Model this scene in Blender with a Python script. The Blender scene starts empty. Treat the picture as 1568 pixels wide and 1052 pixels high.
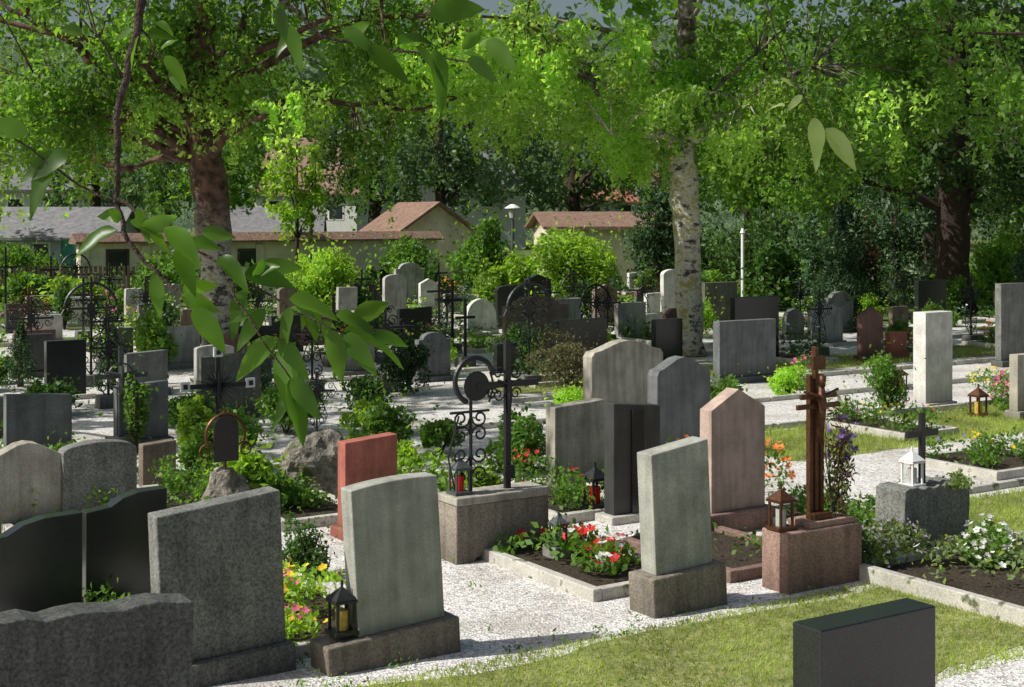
import bpy, bmesh, math, random
import numpy as np
from mathutils import Vector, Matrix, noise
random.seed(7); rng=np.random.default_rng(7)
sc=bpy.context.scene; COL=sc.collection
A=math.radians(33); CA,SA=math.cos(A),math.sin(A)
def ST(s,t): return (s*CA-t*SA, s*SA+t*CA)

# ---------------- materials ----------------
def nt(name):
    m=bpy.data.materials.new(name); m.use_nodes=True
    n=m.node_tree; n.nodes.clear()
    return m,n,n.nodes,n.links
def N(nodes,t,**k):
    x=nodes.new(t)
    for a,b in k.items(): setattr(x,a,b)
    return x
def c4(c,f=1.0): return (min(c[0]*f,1),min(c[1]*f,1),min(c[2]*f,1),1)
def surf(name,col,col2=None,rough=.85,scale=60,var=.25,bump=.25,stain=.35,spec=.3,dist=.004,metal=0,stainscale=3.5,moss=None,streak=0):
    m,n,no,li=nt(name)
    out=N(no,'ShaderNodeOutputMaterial'); b=N(no,'ShaderNodeBsdfPrincipled'); li.new(b.outputs[0],out.inputs[0])
    b.inputs['Roughness'].default_value=rough; b.inputs['Metallic'].default_value=metal
    b.inputs['Specular IOR Level'].default_value=spec
    tc=N(no,'ShaderNodeTexCoord'); oi=N(no,'ShaderNodeObjectInfo')
    ad=N(no,'ShaderNodeVectorMath',operation='ADD'); li.new(tc.outputs['Object'],ad.inputs[0])
    ml=N(no,'ShaderNodeMath',operation='MULTIPLY'); ml.inputs[1].default_value=37.0; li.new(oi.outputs['Random'],ml.inputs[0]); li.new(ml.outputs[0],ad.inputs[1])
    n1=N(no,'ShaderNodeTexNoise'); n1.inputs['Scale'].default_value=scale; n1.inputs['Detail'].default_value=4; n1.inputs['Roughness'].default_value=.75
    li.new(ad.outputs[0],n1.inputs['Vector'])
    r=N(no,'ShaderNodeValToRGB'); li.new(n1.outputs['Fac'],r.inputs[0])
    r.color_ramp.elements[0].position=.34; r.color_ramp.elements[1].position=.66
    r.color_ramp.elements[0].color=c4(col,1-var); r.color_ramp.elements[1].color=c4(col2 if col2 else col,1+var)
    n2=N(no,'ShaderNodeTexNoise'); n2.inputs['Scale'].default_value=stainscale; n2.inputs['Detail'].default_value=5; n2.inputs['Roughness'].default_value=.65; li.new(ad.outputs[0],n2.inputs['Vector'])
    r2=N(no,'ShaderNodeMapRange'); li.new(n2.outputs['Fac'],r2.inputs[0]); r2.inputs[1].default_value=.3; r2.inputs[2].default_value=.7
    r2.inputs[3].default_value=1-stain; r2.inputs[4].default_value=1+stain*.35
    mx=N(no,'ShaderNodeVectorMath',operation='SCALE'); li.new(r.outputs[0],mx.inputs[0]); li.new(r2.outputs[0],mx.inputs['Scale'])
    last=mx.outputs[0]
    if streak:
        mp=N(no,'ShaderNodeMapping'); mp.inputs['Scale'].default_value=(14,14,1.3); li.new(ad.outputs[0],mp.inputs['Vector'])
        n4=N(no,'ShaderNodeTexNoise'); n4.inputs['Scale'].default_value=1; n4.inputs['Detail'].default_value=4; li.new(mp.outputs[0],n4.inputs['Vector'])
        r4=N(no,'ShaderNodeMapRange'); li.new(n4.outputs['Fac'],r4.inputs[0]); r4.inputs[1].default_value=.42; r4.inputs[2].default_value=.66; r4.inputs[3].default_value=1; r4.inputs[4].default_value=1-streak
        sz=N(no,'ShaderNodeSeparateXYZ'); li.new(tc.outputs['Object'],sz.inputs[0])
        a5=N(no,'ShaderNodeMath',operation='MULTIPLY_ADD'); li.new(n2.outputs['Fac'],a5.inputs[0]); a5.inputs[1].default_value=-.5; li.new(sz.outputs['Z'],a5.inputs[2])
        r5=N(no,'ShaderNodeMapRange'); li.new(a5.outputs[0],r5.inputs[0]); r5.inputs[1].default_value=-.25; r5.inputs[2].default_value=.12; r5.inputs[3].default_value=.55; r5.inputs[4].default_value=1
        m5=N(no,'ShaderNodeMath',operation='MULTIPLY'); li.new(r4.outputs[0],m5.inputs[0]); li.new(r5.outputs[0],m5.inputs[1])
        s4=N(no,'ShaderNodeVectorMath',operation='SCALE'); li.new(last,s4.inputs[0]); li.new(m5.outputs[0],s4.inputs['Scale']); last=s4.outputs[0]
    if moss:
        mm=N(no,'ShaderNodeMix',data_type='RGBA'); n3=N(no,'ShaderNodeTexNoise'); n3.inputs['Scale'].default_value=moss[1]; n3.inputs['Detail'].default_value=5
        li.new(ad.outputs[0],n3.inputs['Vector'])
        r3=N(no,'ShaderNodeMapRange'); li.new(n3.outputs['Fac'],r3.inputs[0]); r3.inputs[1].default_value=moss[2]; r3.inputs[2].default_value=moss[2]+.08
        li.new(r3.outputs[0],mm.inputs[0]); li.new(last,mm.inputs[6]); mm.inputs[7].default_value=c4(moss[0]); last=mm.outputs[2]
    li.new(last,b.inputs['Base Color'])
    if bump>0:
        bp=N(no,'ShaderNodeBump'); bp.inputs['Strength'].default_value=bump; bp.inputs['Distance'].default_value=dist*3
        li.new(n1.outputs['Fac'],bp.inputs['Height']); li.new(bp.outputs[0],b.inputs['Normal'])
    return m
def leafmat(name,c1,c2,trans=.4,ns=.6,rough=.5,tc=None):
    m,n,no,li=nt(name)
    out=N(no,'ShaderNodeOutputMaterial')
    g=N(no,'ShaderNodeNewGeometry'); mix=N(no,'ShaderNodeMix',data_type='RGBA')
    mix.inputs[6].default_value=c4(c1); mix.inputs[7].default_value=c4(c2); li.new(g.outputs['Random Per Island'],mix.inputs[0])
    nz=N(no,'ShaderNodeTexNoise'); nz.inputs['Scale'].default_value=ns; nz.inputs['Detail'].default_value=1; li.new(g.outputs['Position'],nz.inputs['Vector'])
    mr=N(no,'ShaderNodeMapRange'); mr.inputs[1].default_value=.3; mr.inputs[2].default_value=.7; mr.inputs[3].default_value=.6; mr.inputs[4].default_value=1.35
    li.new(nz.outputs['Fac'],mr.inputs[0])
    sl=N(no,'ShaderNodeVectorMath',operation='SCALE'); li.new(mix.outputs[2],sl.inputs[0]); li.new(mr.outputs[0],sl.inputs['Scale'])
    b=N(no,'ShaderNodeBsdfPrincipled'); b.inputs['Roughness'].default_value=rough; b.inputs['Specular IOR Level'].default_value=.35
    li.new(sl.outputs[0],b.inputs['Base Color'])
    t=N(no,'ShaderNodeBsdfTranslucent')
    s2=N(no,'ShaderNodeVectorMath',operation='MULTIPLY'); li.new(sl.outputs[0],s2.inputs[0]); s2.inputs[1].default_value=tc or (2.5,2.45,.9)
    li.new(s2.outputs[0],t.inputs['Color'])
    ms=N(no,'ShaderNodeMixShader'); ms.inputs[0].default_value=trans; li.new(b.outputs[0],ms.inputs[1]); li.new(t.outputs[0],ms.inputs[2]); li.new(ms.outputs[0],out.inputs[0])
    return m

G={}
G['gran']=surf('granite_rough_grey',(.21,.215,.195),rough=.9,scale=55,var=.55,bump=.7,streak=.25)
G['granshade']=surf('granite_rough_shaded',(.10,.105,.095),rough=.9,scale=45,var=.6,bump=.8,streak=.3)  # darker copy of the rough granite, shade put into its colour
G['sand']=surf('sandstone_grey',(.41,.415,.36),rough=.9,scale=110,var=.28,bump=.35,streak=.22)
G['beige']=surf('limestone_beige',(.45,.42,.35),rough=.9,scale=80,var=.25,bump=.4,streak=.3)
G['lgray']=surf('granite_light',(.46,.45,.42),rough=.85,scale=120,var=.35,bump=.25,streak=.3)
G['white']=surf('marble_white',(.76,.74,.69),rough=.7,scale=30,var=.1,bump=.1,streak=.15)
G['dark']=surf('granite_dark',(.06,.064,.062),rough=.4,scale=120,var=.5,bump=.08,spec=.5,streak=.2)
G['black']=surf('granite_black_polished',(.02,.023,.023),rough=.22,scale=150,var=.5,bump=.02,spec=.5,stain=.2)
G['slate']=surf('slate_grey',(.17,.18,.178),rough=.75,scale=90,var=.35,bump=.25,streak=.25)
G['red']=surf('granite_red',(.44,.15,.11),rough=.7,scale=150,var=.4,bump=.15,streak=.2)
G['maroon']=surf('granite_maroon',(.15,.085,.07),rough=.6,scale=150,var=.35,bump=.1,streak=.2)
G['pink']=surf('granite_pink',(.54,.41,.34),rough=.8,scale=140,var=.3,bump=.25,streak=.25)
G['brown']=surf('stone_brown',(.23,.18,.14),rough=.85,scale=60,var=.35,bump=.3,streak=.3)
G['olive']=surf('stone_olive',(.15,.15,.12),rough=.8,scale=60,var=.35,bump=.3,streak=.3)
G['plinth']=surf('plinth_stone_brown_grey',(.31,.27,.22),rough=.9,scale=60,var=.4,bump=.6,streak=.3)
G['kerb']=surf('kerb_concrete',(.54,.52,.46),rough=.95,scale=60,var=.25,bump=.5,moss=((.12,.13,.07),7,.6))
G['kerbred']=surf('kerb_red_granite',(.39,.255,.205),rough=.9,scale=60,var=.4,bump=.5,streak=.25)
G['boulder']=surf('boulder_rock',(.27,.245,.205),rough=.95,scale=14,var=.5,bump=1,dist=.02,moss=((.10,.13,.05),5,.58))
IRON=surf('wrought_iron',(.018,.018,.02),rough=.45,scale=50,var=.4,bump=.1,spec=.5)
RUST=surf('bronze_brown',(.12,.055,.028),rough=.45,scale=40,var=.4,bump=.2,metal=.5)
GREYM=surf('grey_metal',(.11,.12,.12),rough=.5,scale=40,var=.3,bump=.1,metal=.3)
WHITEP=surf('white_enamel',(.78,.78,.76),rough=.5,scale=20,var=.05,bump=0,stain=.1)
SOIL=surf('bed_soil',(.085,.065,.045),rough=1,scale=30,var=.5,bump=1,dist=.02)
REDGL=surf('red_candle',(.55,.02,.015),rough=.25,scale=10,var=.1,bump=0,stain=.1)
GLASS=surf('lantern_glass',(.45,.46,.42),rough=.1,scale=10,var=.1,bump=0,stain=.2)
WAX=surf('yellow_glass',(.55,.38,.08),rough=.2,scale=10,var=.3,bump=0,stain=.3)

L={}
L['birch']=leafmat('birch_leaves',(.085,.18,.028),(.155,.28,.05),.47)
L['birchsun']=leafmat('birch_leaves_sunlit',(.20,.34,.065),(.33,.48,.13),.5)  # brighter copy of the birch leaves, sunlight painted into the colour
L['dark']=leafmat('dark_leaves',(.03,.07,.018),(.07,.13,.032),.3)
L['conif']=leafmat('conifer_needles',(.028,.07,.028),(.055,.11,.04),.15)
L['blue']=leafmat('far_tree_leaves',(.06,.12,.055),(.11,.18,.085),.3)
L['bright']=leafmat('bright_shrub_leaves',(.17,.30,.035),(.28,.43,.06),.42)
L['mid']=leafmat('shrub_leaves',(.075,.165,.026),(.13,.24,.042),.4,ns=2)
L['jun']=leafmat('juniper_needles',(.08,.10,.045),(.16,.13,.065),.2,ns=3)
L['box']=leafmat('boxwood_leaves',(.035,.09,.02),(.08,.165,.032),.3,ns=4)
L['near']=leafmat('hazel_leaves',(.04,.10,.012),(.075,.155,.02),.5,ns=8,rough=.35)
L['pale']=leafmat('pale_leaves',(.18,.26,.11),(.26,.33,.15),.5)
L['grass']=leafmat('grass_blades',(.19,.26,.055),(.32,.38,.11),.42,ns=1.5,rough=.7)
L['purp']=leafmat('copper_leaves',(.07,.035,.03),(.13,.06,.035),.3)
FL={}
for k,c in dict(red=(.68,.025,.025),yellow=(.85,.60,.03),pink=(.7,.14,.30),white=(.8,.8,.76),purple=(.30,.16,.55),orange=(.75,.22,.04),lav=(.36,.31,.38),lpink=(.75,.45,.5),blue=(.3,.4,.7)).items():
    FL[k]=leafmat('petals_'+k,c,tuple(min(1,x*1.15+.02) for x in c),.3,ns=5,rough=.6,tc=(1.1,1.1,1.1))

# ---------------- mesh helpers ----------------
def empty(name,loc=(0,0,0),rot=(0,0,0)):
    e=bpy.data.objects.new(name,None); e.location=loc; e.rotation_euler=rot; e.empty_display_size=.1; COL.objects.link(e); return e
def obj(name,v,f,mat,parent=None,loc=(0,0,0),rot=(0,0,0),smooth=False,bevel=0):
    me=bpy.data.meshes.new(name); me.from_pydata([tuple(p) for p in v],[],f); me.update()
    me.materials.append(mat)
    if smooth: me.polygons.foreach_set('use_smooth',[True]*len(me.polygons))
    o=bpy.data.objects.new(name,me); COL.objects.link(o); o.location=loc; o.rotation_euler=rot
    if parent: o.parent=parent
    if bevel>0:
        b=o.modifiers.new('bev','BEVEL'); b.width=bevel; b.segments=2; b.limit_method='ANGLE'; b.angle_limit=math.radians(35)
    return o
def quads(name,V,mat,parent=None,k=4):
    V=np.asarray(V,dtype=np.float32).reshape(-1,3); n=len(V)//k
    me=bpy.data.meshes.new(name); me.vertices.add(n*k); me.vertices.foreach_set('co',V.ravel())
    me.loops.add(n*k); me.loops.foreach_set('vertex_index',np.arange(n*k,dtype=np.int32))
    me.polygons.add(n); me.polygons.foreach_set('loop_start',np.arange(0,n*k,k,dtype=np.int32))
    me.update(calc_edges=True); me.validate()
    me.materials.append(mat); o=bpy.data.objects.new(name,me); COL.objects.link(o)
    if parent: o.parent=parent
    return o
class Buf:
    def __init__(s): s.v=[]; s.f=[]
    def tube(s,pts,r,n=6,cap=True):
        pts=[Vector(p) for p in pts]
        if not isinstance(r,(list,tuple)): r=[r]*len(pts)
        b0=len(s.v); up=None
        for i,p in enumerate(pts):
            d=(pts[min(i+1,len(pts)-1)]-pts[max(i-1,0)])
            if d.length<1e-9: d=Vector((0,0,1))
            d.normalize()
            if up is None:
                up=Vector((0,0,1)) if abs(d.z)<.9 else Vector((1,0,0))
            a=up-d*up.dot(d)
            if a.length<1e-4: a=Vector((0,1,0))-d*d.y
            a.normalize(); up=a; b=d.cross(a)
            for j in range(n):
                t=2*math.pi*j/n; s.v.append(p+(a*math.cos(t)+b*math.sin(t))*r[i])
        for i in range(len(pts)-1):
            for j in range(n):
                q=b0+i*n; s.f.append((q+j,q+(j+1)%n,q+n+(j+1)%n,q+n+j))
        if cap: s.f.append(tuple(range(b0+n-1,b0-1,-1))); q=b0+(len(pts)-1)*n; s.f.append(tuple(range(q,q+n)))
    def box(s,cx,cy,cz,sx,sy,sz,rz=0):
        b=len(s.v); c,n=math.cos(rz),math.sin(rz)
        for dz in(-.5,.5):
            for dx,dy in((-.5,-.5),(.5,-.5),(.5,.5),(-.5,.5)):
                x,y=dx*sx,dy*sy; s.v.append((cx+x*c-y*n,cy+x*n+y*c,cz+dz*sz))
        s.f+=[(b+3,b+2,b+1,b),(b+4,b+5,b+6,b+7),(b,b+1,b+5,b+4),(b+1,b+2,b+6,b+5),(b+2,b+3,b+7,b+6),(b+3,b,b+4,b+7)]
    def out(s,name,mat,parent=None,smooth=False,bevel=0,loc=(0,0,0),rot=(0,0,0)):
        return obj(name,s.v,s.f,mat,parent,loc,rot,smooth,bevel)
def unit(v): return v/np.maximum(np.linalg.norm(v,axis=1,keepdims=True),1e-6)
def leaves(P,size,droop=0.,asp=.55,flat=0.):
    n=len(P); a=rng.normal(size=(n,3)); a[:,2]-=droop; a=unit(a)
    nrm=rng.normal(size=(n,3)); nrm[:,2]+=flat; b=unit(np.cross(a,nrm))
    s=(size*rng.uniform(.6,1.35,n))[:,None]
    c=unit(np.cross(a,b)); fold=c*s*.1
    return np.stack([P-a*s*.5,P+b*s*asp*.5+fold-a*s*.08,P+a*s*.5,P-b*s*asp*.5+fold-a*s*.08],1).reshape(-1,3)
def ball(n,c,r,shell=.55):
    d=unit(rng.normal(size=(n,3))); rr=rng.uniform(0,1,n)**(1/3.)*(1-shell)+shell*rng.uniform(.75,1.05,n)
    return np.asarray(c)+d*rr[:,None]*np.asarray(r)
def flowers(P,size,up=1.6):
    n=len(P); nr=rng.normal(size=(n,3))*.6; nr[:,2]+=up*.8; nr[:,1]-=.35; nr=unit(nr)
    a=unit(np.cross(nr,rng.normal(size=(n,3)))); b=np.cross(nr,a); out=[]
    s=(size*rng.uniform(.6,1.2,n))[:,None]
    for j in range(5):
        t=j*2*math.pi/5; d=a*math.cos(t)+b*math.sin(t); e=-a*math.sin(t)+b*math.cos(t)
        out.append(np.stack([P,P+d*s*.35+e*s*.22+nr*s*.1,P+d*s*.55+nr*s*.16,P+d*s*.35-e*s*.22+nr*s*.1],1))
    return np.stack(out,1).reshape(-1,3)

# ---------------- world / light / camera ----------------
EL=45
to_sun=Vector((-.95,-.30,0)).normalized()*math.cos(math.radians(EL)); to_sun.z=math.sin(math.radians(EL))
w=bpy.data.worlds.new("World"); sc.world=w; w.use_nodes=True
bg=w.node_tree.nodes['Background']; sky=w.node_tree.nodes.new('ShaderNodeTexSky'); sky.sky_type='NISHITA'; sky.sun_disc=False
sky.sun_elevation=math.radians(EL); sky.sun_rotation=math.atan2(to_sun.x,to_sun.y)%(2*math.pi); sky.dust_density=3.5; sky.air_density=1.2
w.node_tree.links.new(sky.outputs[0],bg.inputs[0]); bg.inputs[1].default_value=.075
ld=bpy.data.lights.new('sun','SUN'); ld.energy=5; ld.angle=math.radians(.5); ld.color=(1,.97,.91)
lo=bpy.data.objects.new('sun',ld); COL.objects.link(lo); lo.rotation_euler=(-to_sun).to_track_quat('-Z','Y').to_euler(); lo.location=(-20,-6,20)
cd=bpy.data.cameras.new('camera'); cam=bpy.data.objects.new('camera',cd); COL.objects.link(cam)
cam.location=(0,0,3); cam.rotation_euler=(math.radians(90),0,0); cd.lens=50; cd.sensor_width=36; cd.shift_y=-.125; cd.clip_end=2000
sc.camera=cam
sc.view_settings.view_transform='Standard'; sc.view_settings.look='None'; sc.view_settings.exposure=0

# ---------------- ground ----------------
def gravel_mat():
    m,n,no,li=nt('gravel'); out=N(no,'ShaderNodeOutputMaterial'); b=N(no,'ShaderNodeBsdfPrincipled'); li.new(b.outputs[0],out.inputs[0]); b.inputs['Roughness'].default_value=.95
    b.inputs['Specular IOR Level'].default_value=.1
    g=N(no,'ShaderNodeNewGeometry')
    vo=N(no,'ShaderNodeTexVoronoi'); vo.inputs['Scale'].default_value=50; li.new(g.outputs['Position'],vo.inputs['Vector'])
    r=N(no,'ShaderNodeValToRGB'); sp=N(no,'ShaderNodeSeparateColor'); li.new(vo.outputs['Color'],sp.inputs[0]); li.new(sp.outputs[0],r.inputs[0])
    r.color_ramp.elements[0].color=(.30,.285,.27,1); r.color_ramp.elements[1].color=(.84,.82,.79,1)
    e=r.color_ramp.elements.new(.35); e.color=(.58,.56,.535,1)
    n1=N(no,'ShaderNodeTexNoise'); n1.inputs['Scale'].default_value=.9; n1.inputs['Detail'].default_value=7; n1.inputs['Roughness'].default_value=.68; li.new(g.outputs['Position'],n1.inputs['Vector'])
    mr=N(no,'ShaderNodeMapRange'); li.new(n1.outputs['Fac'],mr.inputs[0]); mr.inputs[1].default_value=.47; mr.inputs[2].default_value=.70; mr.inputs[4].default_value=.75
    mx=N(no,'ShaderNodeMix',data_type='RGBA'); li.new(mr.outputs[0],mx.inputs[0]); li.new(r.outputs[0],mx.inputs[6]); mx.inputs[7].default_value=(.27,.235,.185,1)
    sx=N(no,'ShaderNodeSeparateXYZ'); li.new(g.outputs['Position'],sx.inputs[0])
    far=N(no,'ShaderNodeMapRange'); li.new(sx.outputs['Y'],far.inputs[0]); far.inputs[1].default_value=27; far.inputs[2].default_value=45; far.inputs[3].default_value=-.14; far.inputs[4].default_value=.2
    n2=N(no,'ShaderNodeTexNoise'); n2.inputs['Scale'].default_value=.45; n2.inputs['Detail'].default_value=5; li.new(g.outputs['Position'],n2.inputs['Vector'])
    ad=N(no,'ShaderNodeMath',operation='ADD'); li.new(far.outputs[0],ad.inputs[0]); li.new(n2.outputs['Fac'],ad.inputs[1])
    m3=N(no,'ShaderNodeMapRange'); li.new(ad.outputs[0],m3.inputs[0]); m3.inputs[1].default_value=.5; m3.inputs[2].default_value=.58
    mg=N(no,'ShaderNodeMix',data_type='RGBA'); li.new(m3.outputs[0],mg.inputs[0]); li.new(mx.outputs[2],mg.inputs[6]); mg.inputs[7].default_value=(.10,.14,.04,1)
    li.new(mg.outputs[2],b.inputs['Base Color'])
    bp=N(no,'ShaderNodeBump'); bp.inputs['Strength'].default_value=.8; bp.inputs['Distance'].default_value=.012; li.new(vo.outputs['Distance'],bp.inputs['Height']); li.new(bp.outputs[0],b.inputs['Normal'])
    return m
obj('ground',[(-400,-60,0),(400,-60,0),(400,700,0),(-400,700,0)],[(0,1,2,3)],gravel_mat())
LAWN=surf('lawn_soil_green',(.19,.23,.07),(.28,.28,.12),rough=1,scale=9,var=.3,bump=.6,dist=.01)
def lawn(s0,s1,t0,t1,n,h=.05):
    m=int((s1-s0)*3)
    top=[];bot=[]
    for i in range(m+1):
        s=s0+(s1-s0)*i/m
        bot.append(ST(s,t0+random.uniform(-.06,.06)+.08*math.sin(s*1.7))); top.append(ST(s,t1+random.uniform(-.05,.05)+.07*math.sin(s*2.1)))
    v=[(x,y,.004) for x,y in bot]+[(x,y,.004) for x,y in top]
    f=[(i,i+1,m+2+i,m+1+i) for i in range(m)]
    o=obj('lawn',v,f,LAWN)
    s=rng.uniform(s0,s1,n); t=rng.uniform(t0-.12,t1+.12,n)
    X=s*CA-t*SA; Y=s*SA+t*CA
    P=np.stack([X,Y,np.zeros(n)],1); hh=(h*rng.uniform(.5,1.5,n))
    lean=rng.normal(size=(n,3))*.5; lean[:,2]=1; tip=P+lean*hh[:,None]
    b=rng.normal(size=(n,3)); b[:,2]=0; b=unit(b)*.004*(1+h*6)
    quads('grass',np.stack([P-b,P+b,tip],1),L['grass'],o,k=3)
lawn(1.5,17,6.3,8.02,80000,.032)
lawn(10.9,17,8.5,9.9,16000,.05)
lawn(12.3,22,12.7,14.6,24000,.06)
lawn(13,28,20.0,21.6,8000,.08)
lawn(-1,4.2,14.2,16.4,8000,.07)
def weeds(n,s0,s1,t0,t1,h=.07,k0=4,k1=16,spread=.06):
    s=rng.uniform(s0,s1,n); t=rng.uniform(t0,t1,n); P=[]
    for a,b in zip(s,t):
        k=rng.integers(k0,k1); q=rng.normal(size=(k,3))*spread; q[:,2]=abs(q[:,2])*.5+.01
        x,y=ST(a,b); P.append(q+np.array([x,y,0]))
    quads('weeds',leaves(np.concatenate(P),h,asp=.35,flat=-.5),L['mid'])
weeds(60,1,14,8.7,17,.045)
weeds(60,1,14,8.05,8.3,.04)
weeds(70,-2,6,12.5,17,.09,20,50,.14)
weeds(50,-4,5,18.7,23,.1,20,60,.2)

# ---------------- headstones ----------------
def outline(p,W,H):
    h=W/2
    if p=='flat': t=[(h,H),(-h,H)]
    elif p=='slant': t=[(h,H),(-h,H*.95)]
    elif p=='slantl': t=[(h,H*.95),(-h,H)]
    elif p=='arch': t=[(h*math.cos(a),H*.90+H*.10*math.sin(a)) for a in np.linspace(0,math.pi,13)]
    elif p=='softarch': t=[(h*x,H*(1-.02*x*x)) for x in np.linspace(1,-1,11)]
    elif p=='round': t=[(h*math.cos(a),H-h+h*math.sin(a)) for a in np.linspace(0,math.pi,17)]
    elif p=='gable': t=[(h,H*.84),(0,H),(-h,H*.84)]
    elif p=='gablec': t=[(h,H*.82),(h*.25,H*.98),(0,H),(-h*.25,H*.98),(-h,H*.82)]
    elif p=='ogee': t=[(h,H*.8),(h*.93,H*.86),(h*.75,H*.88),(h*.5,H*.93),(h*.25,H*.98),(0,H),(-h*.25,H*.98),(-h*.5,H*.93),(-h*.75,H*.88),(-h*.93,H*.86),(-h,H*.8)]
    elif p=='should': t=[(h,H*.84),(h*.72,H*.84)]+[(h*.72*math.cos(a),H*.84+H*.16*math.sin(a)) for a in np.linspace(.15,math.pi-.15,11)]+[(-h*.72,H*.84),(-h,H*.84)]
    elif p=='sweep': t=[(h,H),(h*.3,H*.99),(-h*.1,H*.95),(-h*.4,H*.88),(-h,H*.85)]
    elif p=='rough':
        t=[(h+random.uniform(-.02,.01),H*.35),(h+random.uniform(-.02,.01),H*.7)]+[(x*h,H+random.uniform(-.022,.01)-(.03 if abs(x)>.9 else 0)) for x in np.linspace(1,-1,18)]+[(-h+random.uniform(-.01,.02),H*.7),(-h,H*.35)]
    elif p=='taper': t=[(h*.86,H),(-h*.86,H)]
    return [(-h,0),(h,0)]+[(float(a),float(b)) for a,b in t]
def slab(name,W,H,T,p,mat,parent,z=0,x=0,y=0,bevel=.008):
    o=outline(p,W,H); n=len(o)
    v=[(a+x,-T/2+y,b+z) for a,b in o]+[(a+x,T/2+y,b+z) for a,b in o]
    f=[tuple(range(n)),tuple(range(2*n-1,n-1,-1))]+[(i+n,(i+1)%n+n,(i+1)%n,i) for i in range(n)]
    return obj(name,v,f,mat,parent,bevel=bevel)
placed=[]
def stone(X,Y,W,H,p='flat',m='lgray',pl=None,T=.15,tilt=0,yaw=A,name='gravestone',pm=None,px=0,pT=.13):
    e=empty(name,(X,Y,0),(0,math.radians(tilt),yaw)); placed.append((X,Y))
    z=0
    if pl:
        pw,ph=pl; slab('plinth',pw,ph+.05,T+pT,'flat',G[pm or m],e,z=-.05,x=px,bevel=.014); z=ph
    else: z=-.05; H=H+.05
    slab('slab',W,H-z if pl else H,T,p,G[m],e,z=z)
    return e
stone(-1.89,9.27,.84,1.17,'slant','gran',(.92,.16),T=.18,tilt=-2.5)
stone(-.77,9.68,.66,1.22,'softarch','sand',(1.0,.22),T=.16,tilt=-3.5,pm='plinth',px=-.09)
stone(1.28,10.9,.56,1.27,'slant','sand',(.72,.31),T=.18,tilt=-3,pm='plinth')
stone(1.84,7.4,.85,.93,'flat','black',T=.2)
stone(-2.15,6.35,1.45,1.22,'rough','granshade',T=.2)
stone(-3.45,10.1,.76,.86,'sweep','black',T=.14); stone(-2.93,10.75,.62,.92,'sweep','black',(.7,.1),T=.14)
stone(-4.66,13.6,.75,.84,'gablec','beige',T=.2)
stone(-4.05,13.9,.72,.80,'arch','gran',T=.2)
stone(-3.94,15.8,.38,.5,'slant','brown',T=.15)
stone(-1.36,13.4,.55,.93,'slant','red',T=.16,pl=(.65,.1))
stone(.7,15.6,.68,.97,'slant','beige',T=.18,pl=(.74,.06))
e=stone(1.19,14.05,.58,1.17,'slantl','dark',(.72,.08),T=.16,pm='kerb'); slab('front_panel',.16,1.02,.03,'flat',G['black'],e,z=.082,y=-.09)
stone(2.11,13.6,.68,1.35,'gable','pink',(.86,.2),T=.17,pm='kerbred')
stone(2.08,17.7,.85,1.25,'ogee','slate',(.95,.15),T=.2)
stone(1.6,20.4,1.28,1.22,'ogee','beige',(1.4,.15),T=.22)
stone(6.57,22.2,.62,1.5,'flat','white',(.7,.1),T=.25)
stone(4.19,25.6,1.35,1.12,'flat','slate',(1.5,.12),T=.18)
stone(4.95,29,1.2,1.35,'flat','black',(1.3,.1))
stone(-4.17,21,.93,.98,'slant','olive',(1,.1))
stone(-4.8,18.4,.68,.85,'slant','slate',(.8,.12))
stone(-5.9,17.7,.8,.8,'slantl','slate')
stone(-7.35,23.4,.65,.95,'flat','black')
for a in [(-12.7,36.3,.45,.75,'flat','dark'),(-8.2,29.8,.5,.65,'flat','gran'),(-7.9,30.9,.5,.65,'flat','maroon'),(-9.7,38.4,.5,.6,'flat','lgray'),(-6.5,27.9,.75,.83,'flat','lgray'),(-6.5,34.5,.5,.6,'flat','white'),
 (-5.0,31.3,.7,.8,'flat','dark'),(-4.6,33,.8,.65,'flat','maroon'),(-3.6,34.5,.6,.7,'flat','lgray'),(-3.1,37.5,.65,1.45,'arch','lgray'),(-3.5,48.4,1.1,1.4,'should','lgray'),(-2.37,34.5,.9,.78,'slant','black'),
 (-.8,35.9,.85,.9,'round','white'),(-2.6,44,.6,1.05,'gable','white'),(.5,30,1.6,1.3,'should','brown'),(1.3,33.5,.7,1.05,'flat','lgray'),(1.37,28.2,1.2,.95,'flat','black'),(2.5,38.4,.75,1.15,'gable','brown'),
 (2.86,34.4,.85,.9,'flat','lgray'),(3.15,28.9,.7,.9,'flat','black'),(4.3,38.4,.65,1.55,'arch','white'),(5.6,38.4,1.15,1.2,'flat','olive'),(7.2,32.7,1.,.98,'ogee','lgray'),(6.8,34.4,.6,.75,'round','gran'),
 (10.1,44,1.3,.85,'flat','beige'),(7.4,29.4,.62,1.1,'gable','maroon'),(8.1,30,.5,.55,'flat','red'),(10,36.8,.6,.65,'flat','brown'),(11.65,39.6,1.15,1.2,'flat','black'),(9.95,28.4,.75,1.65,'flat','gran'),(7.6,21.1,.5,.95,'flat','beige'),
 (-6.1,23.7,.7,.75,'slant','gran'),(-8.9,26.4,.7,.8,'flat','dark'),(-5.3,25.3,.7,.7,'arch','lgray'),(-9.6,28.6,.8,.7,'flat','maroon'),(-8.6,22.3,.7,.7,'flat','gran'),(-6.9,19.3,.6,.55,'arch','olive'),(-10.8,33,.7,.7,'flat','lgray'),(-7.5,33.5,.6,.8,'flat','brown'),(-2.9,26.5,.7,.75,'flat','gran'),(-9,35.5,.7,.8,'flat','gran'),(-11.7,38.5,.7,.8,'flat','white')]:
    X,Y,W,H,p,m=a; stone(X,Y,W,H,p,m,(W*1.12,.12))

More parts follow.
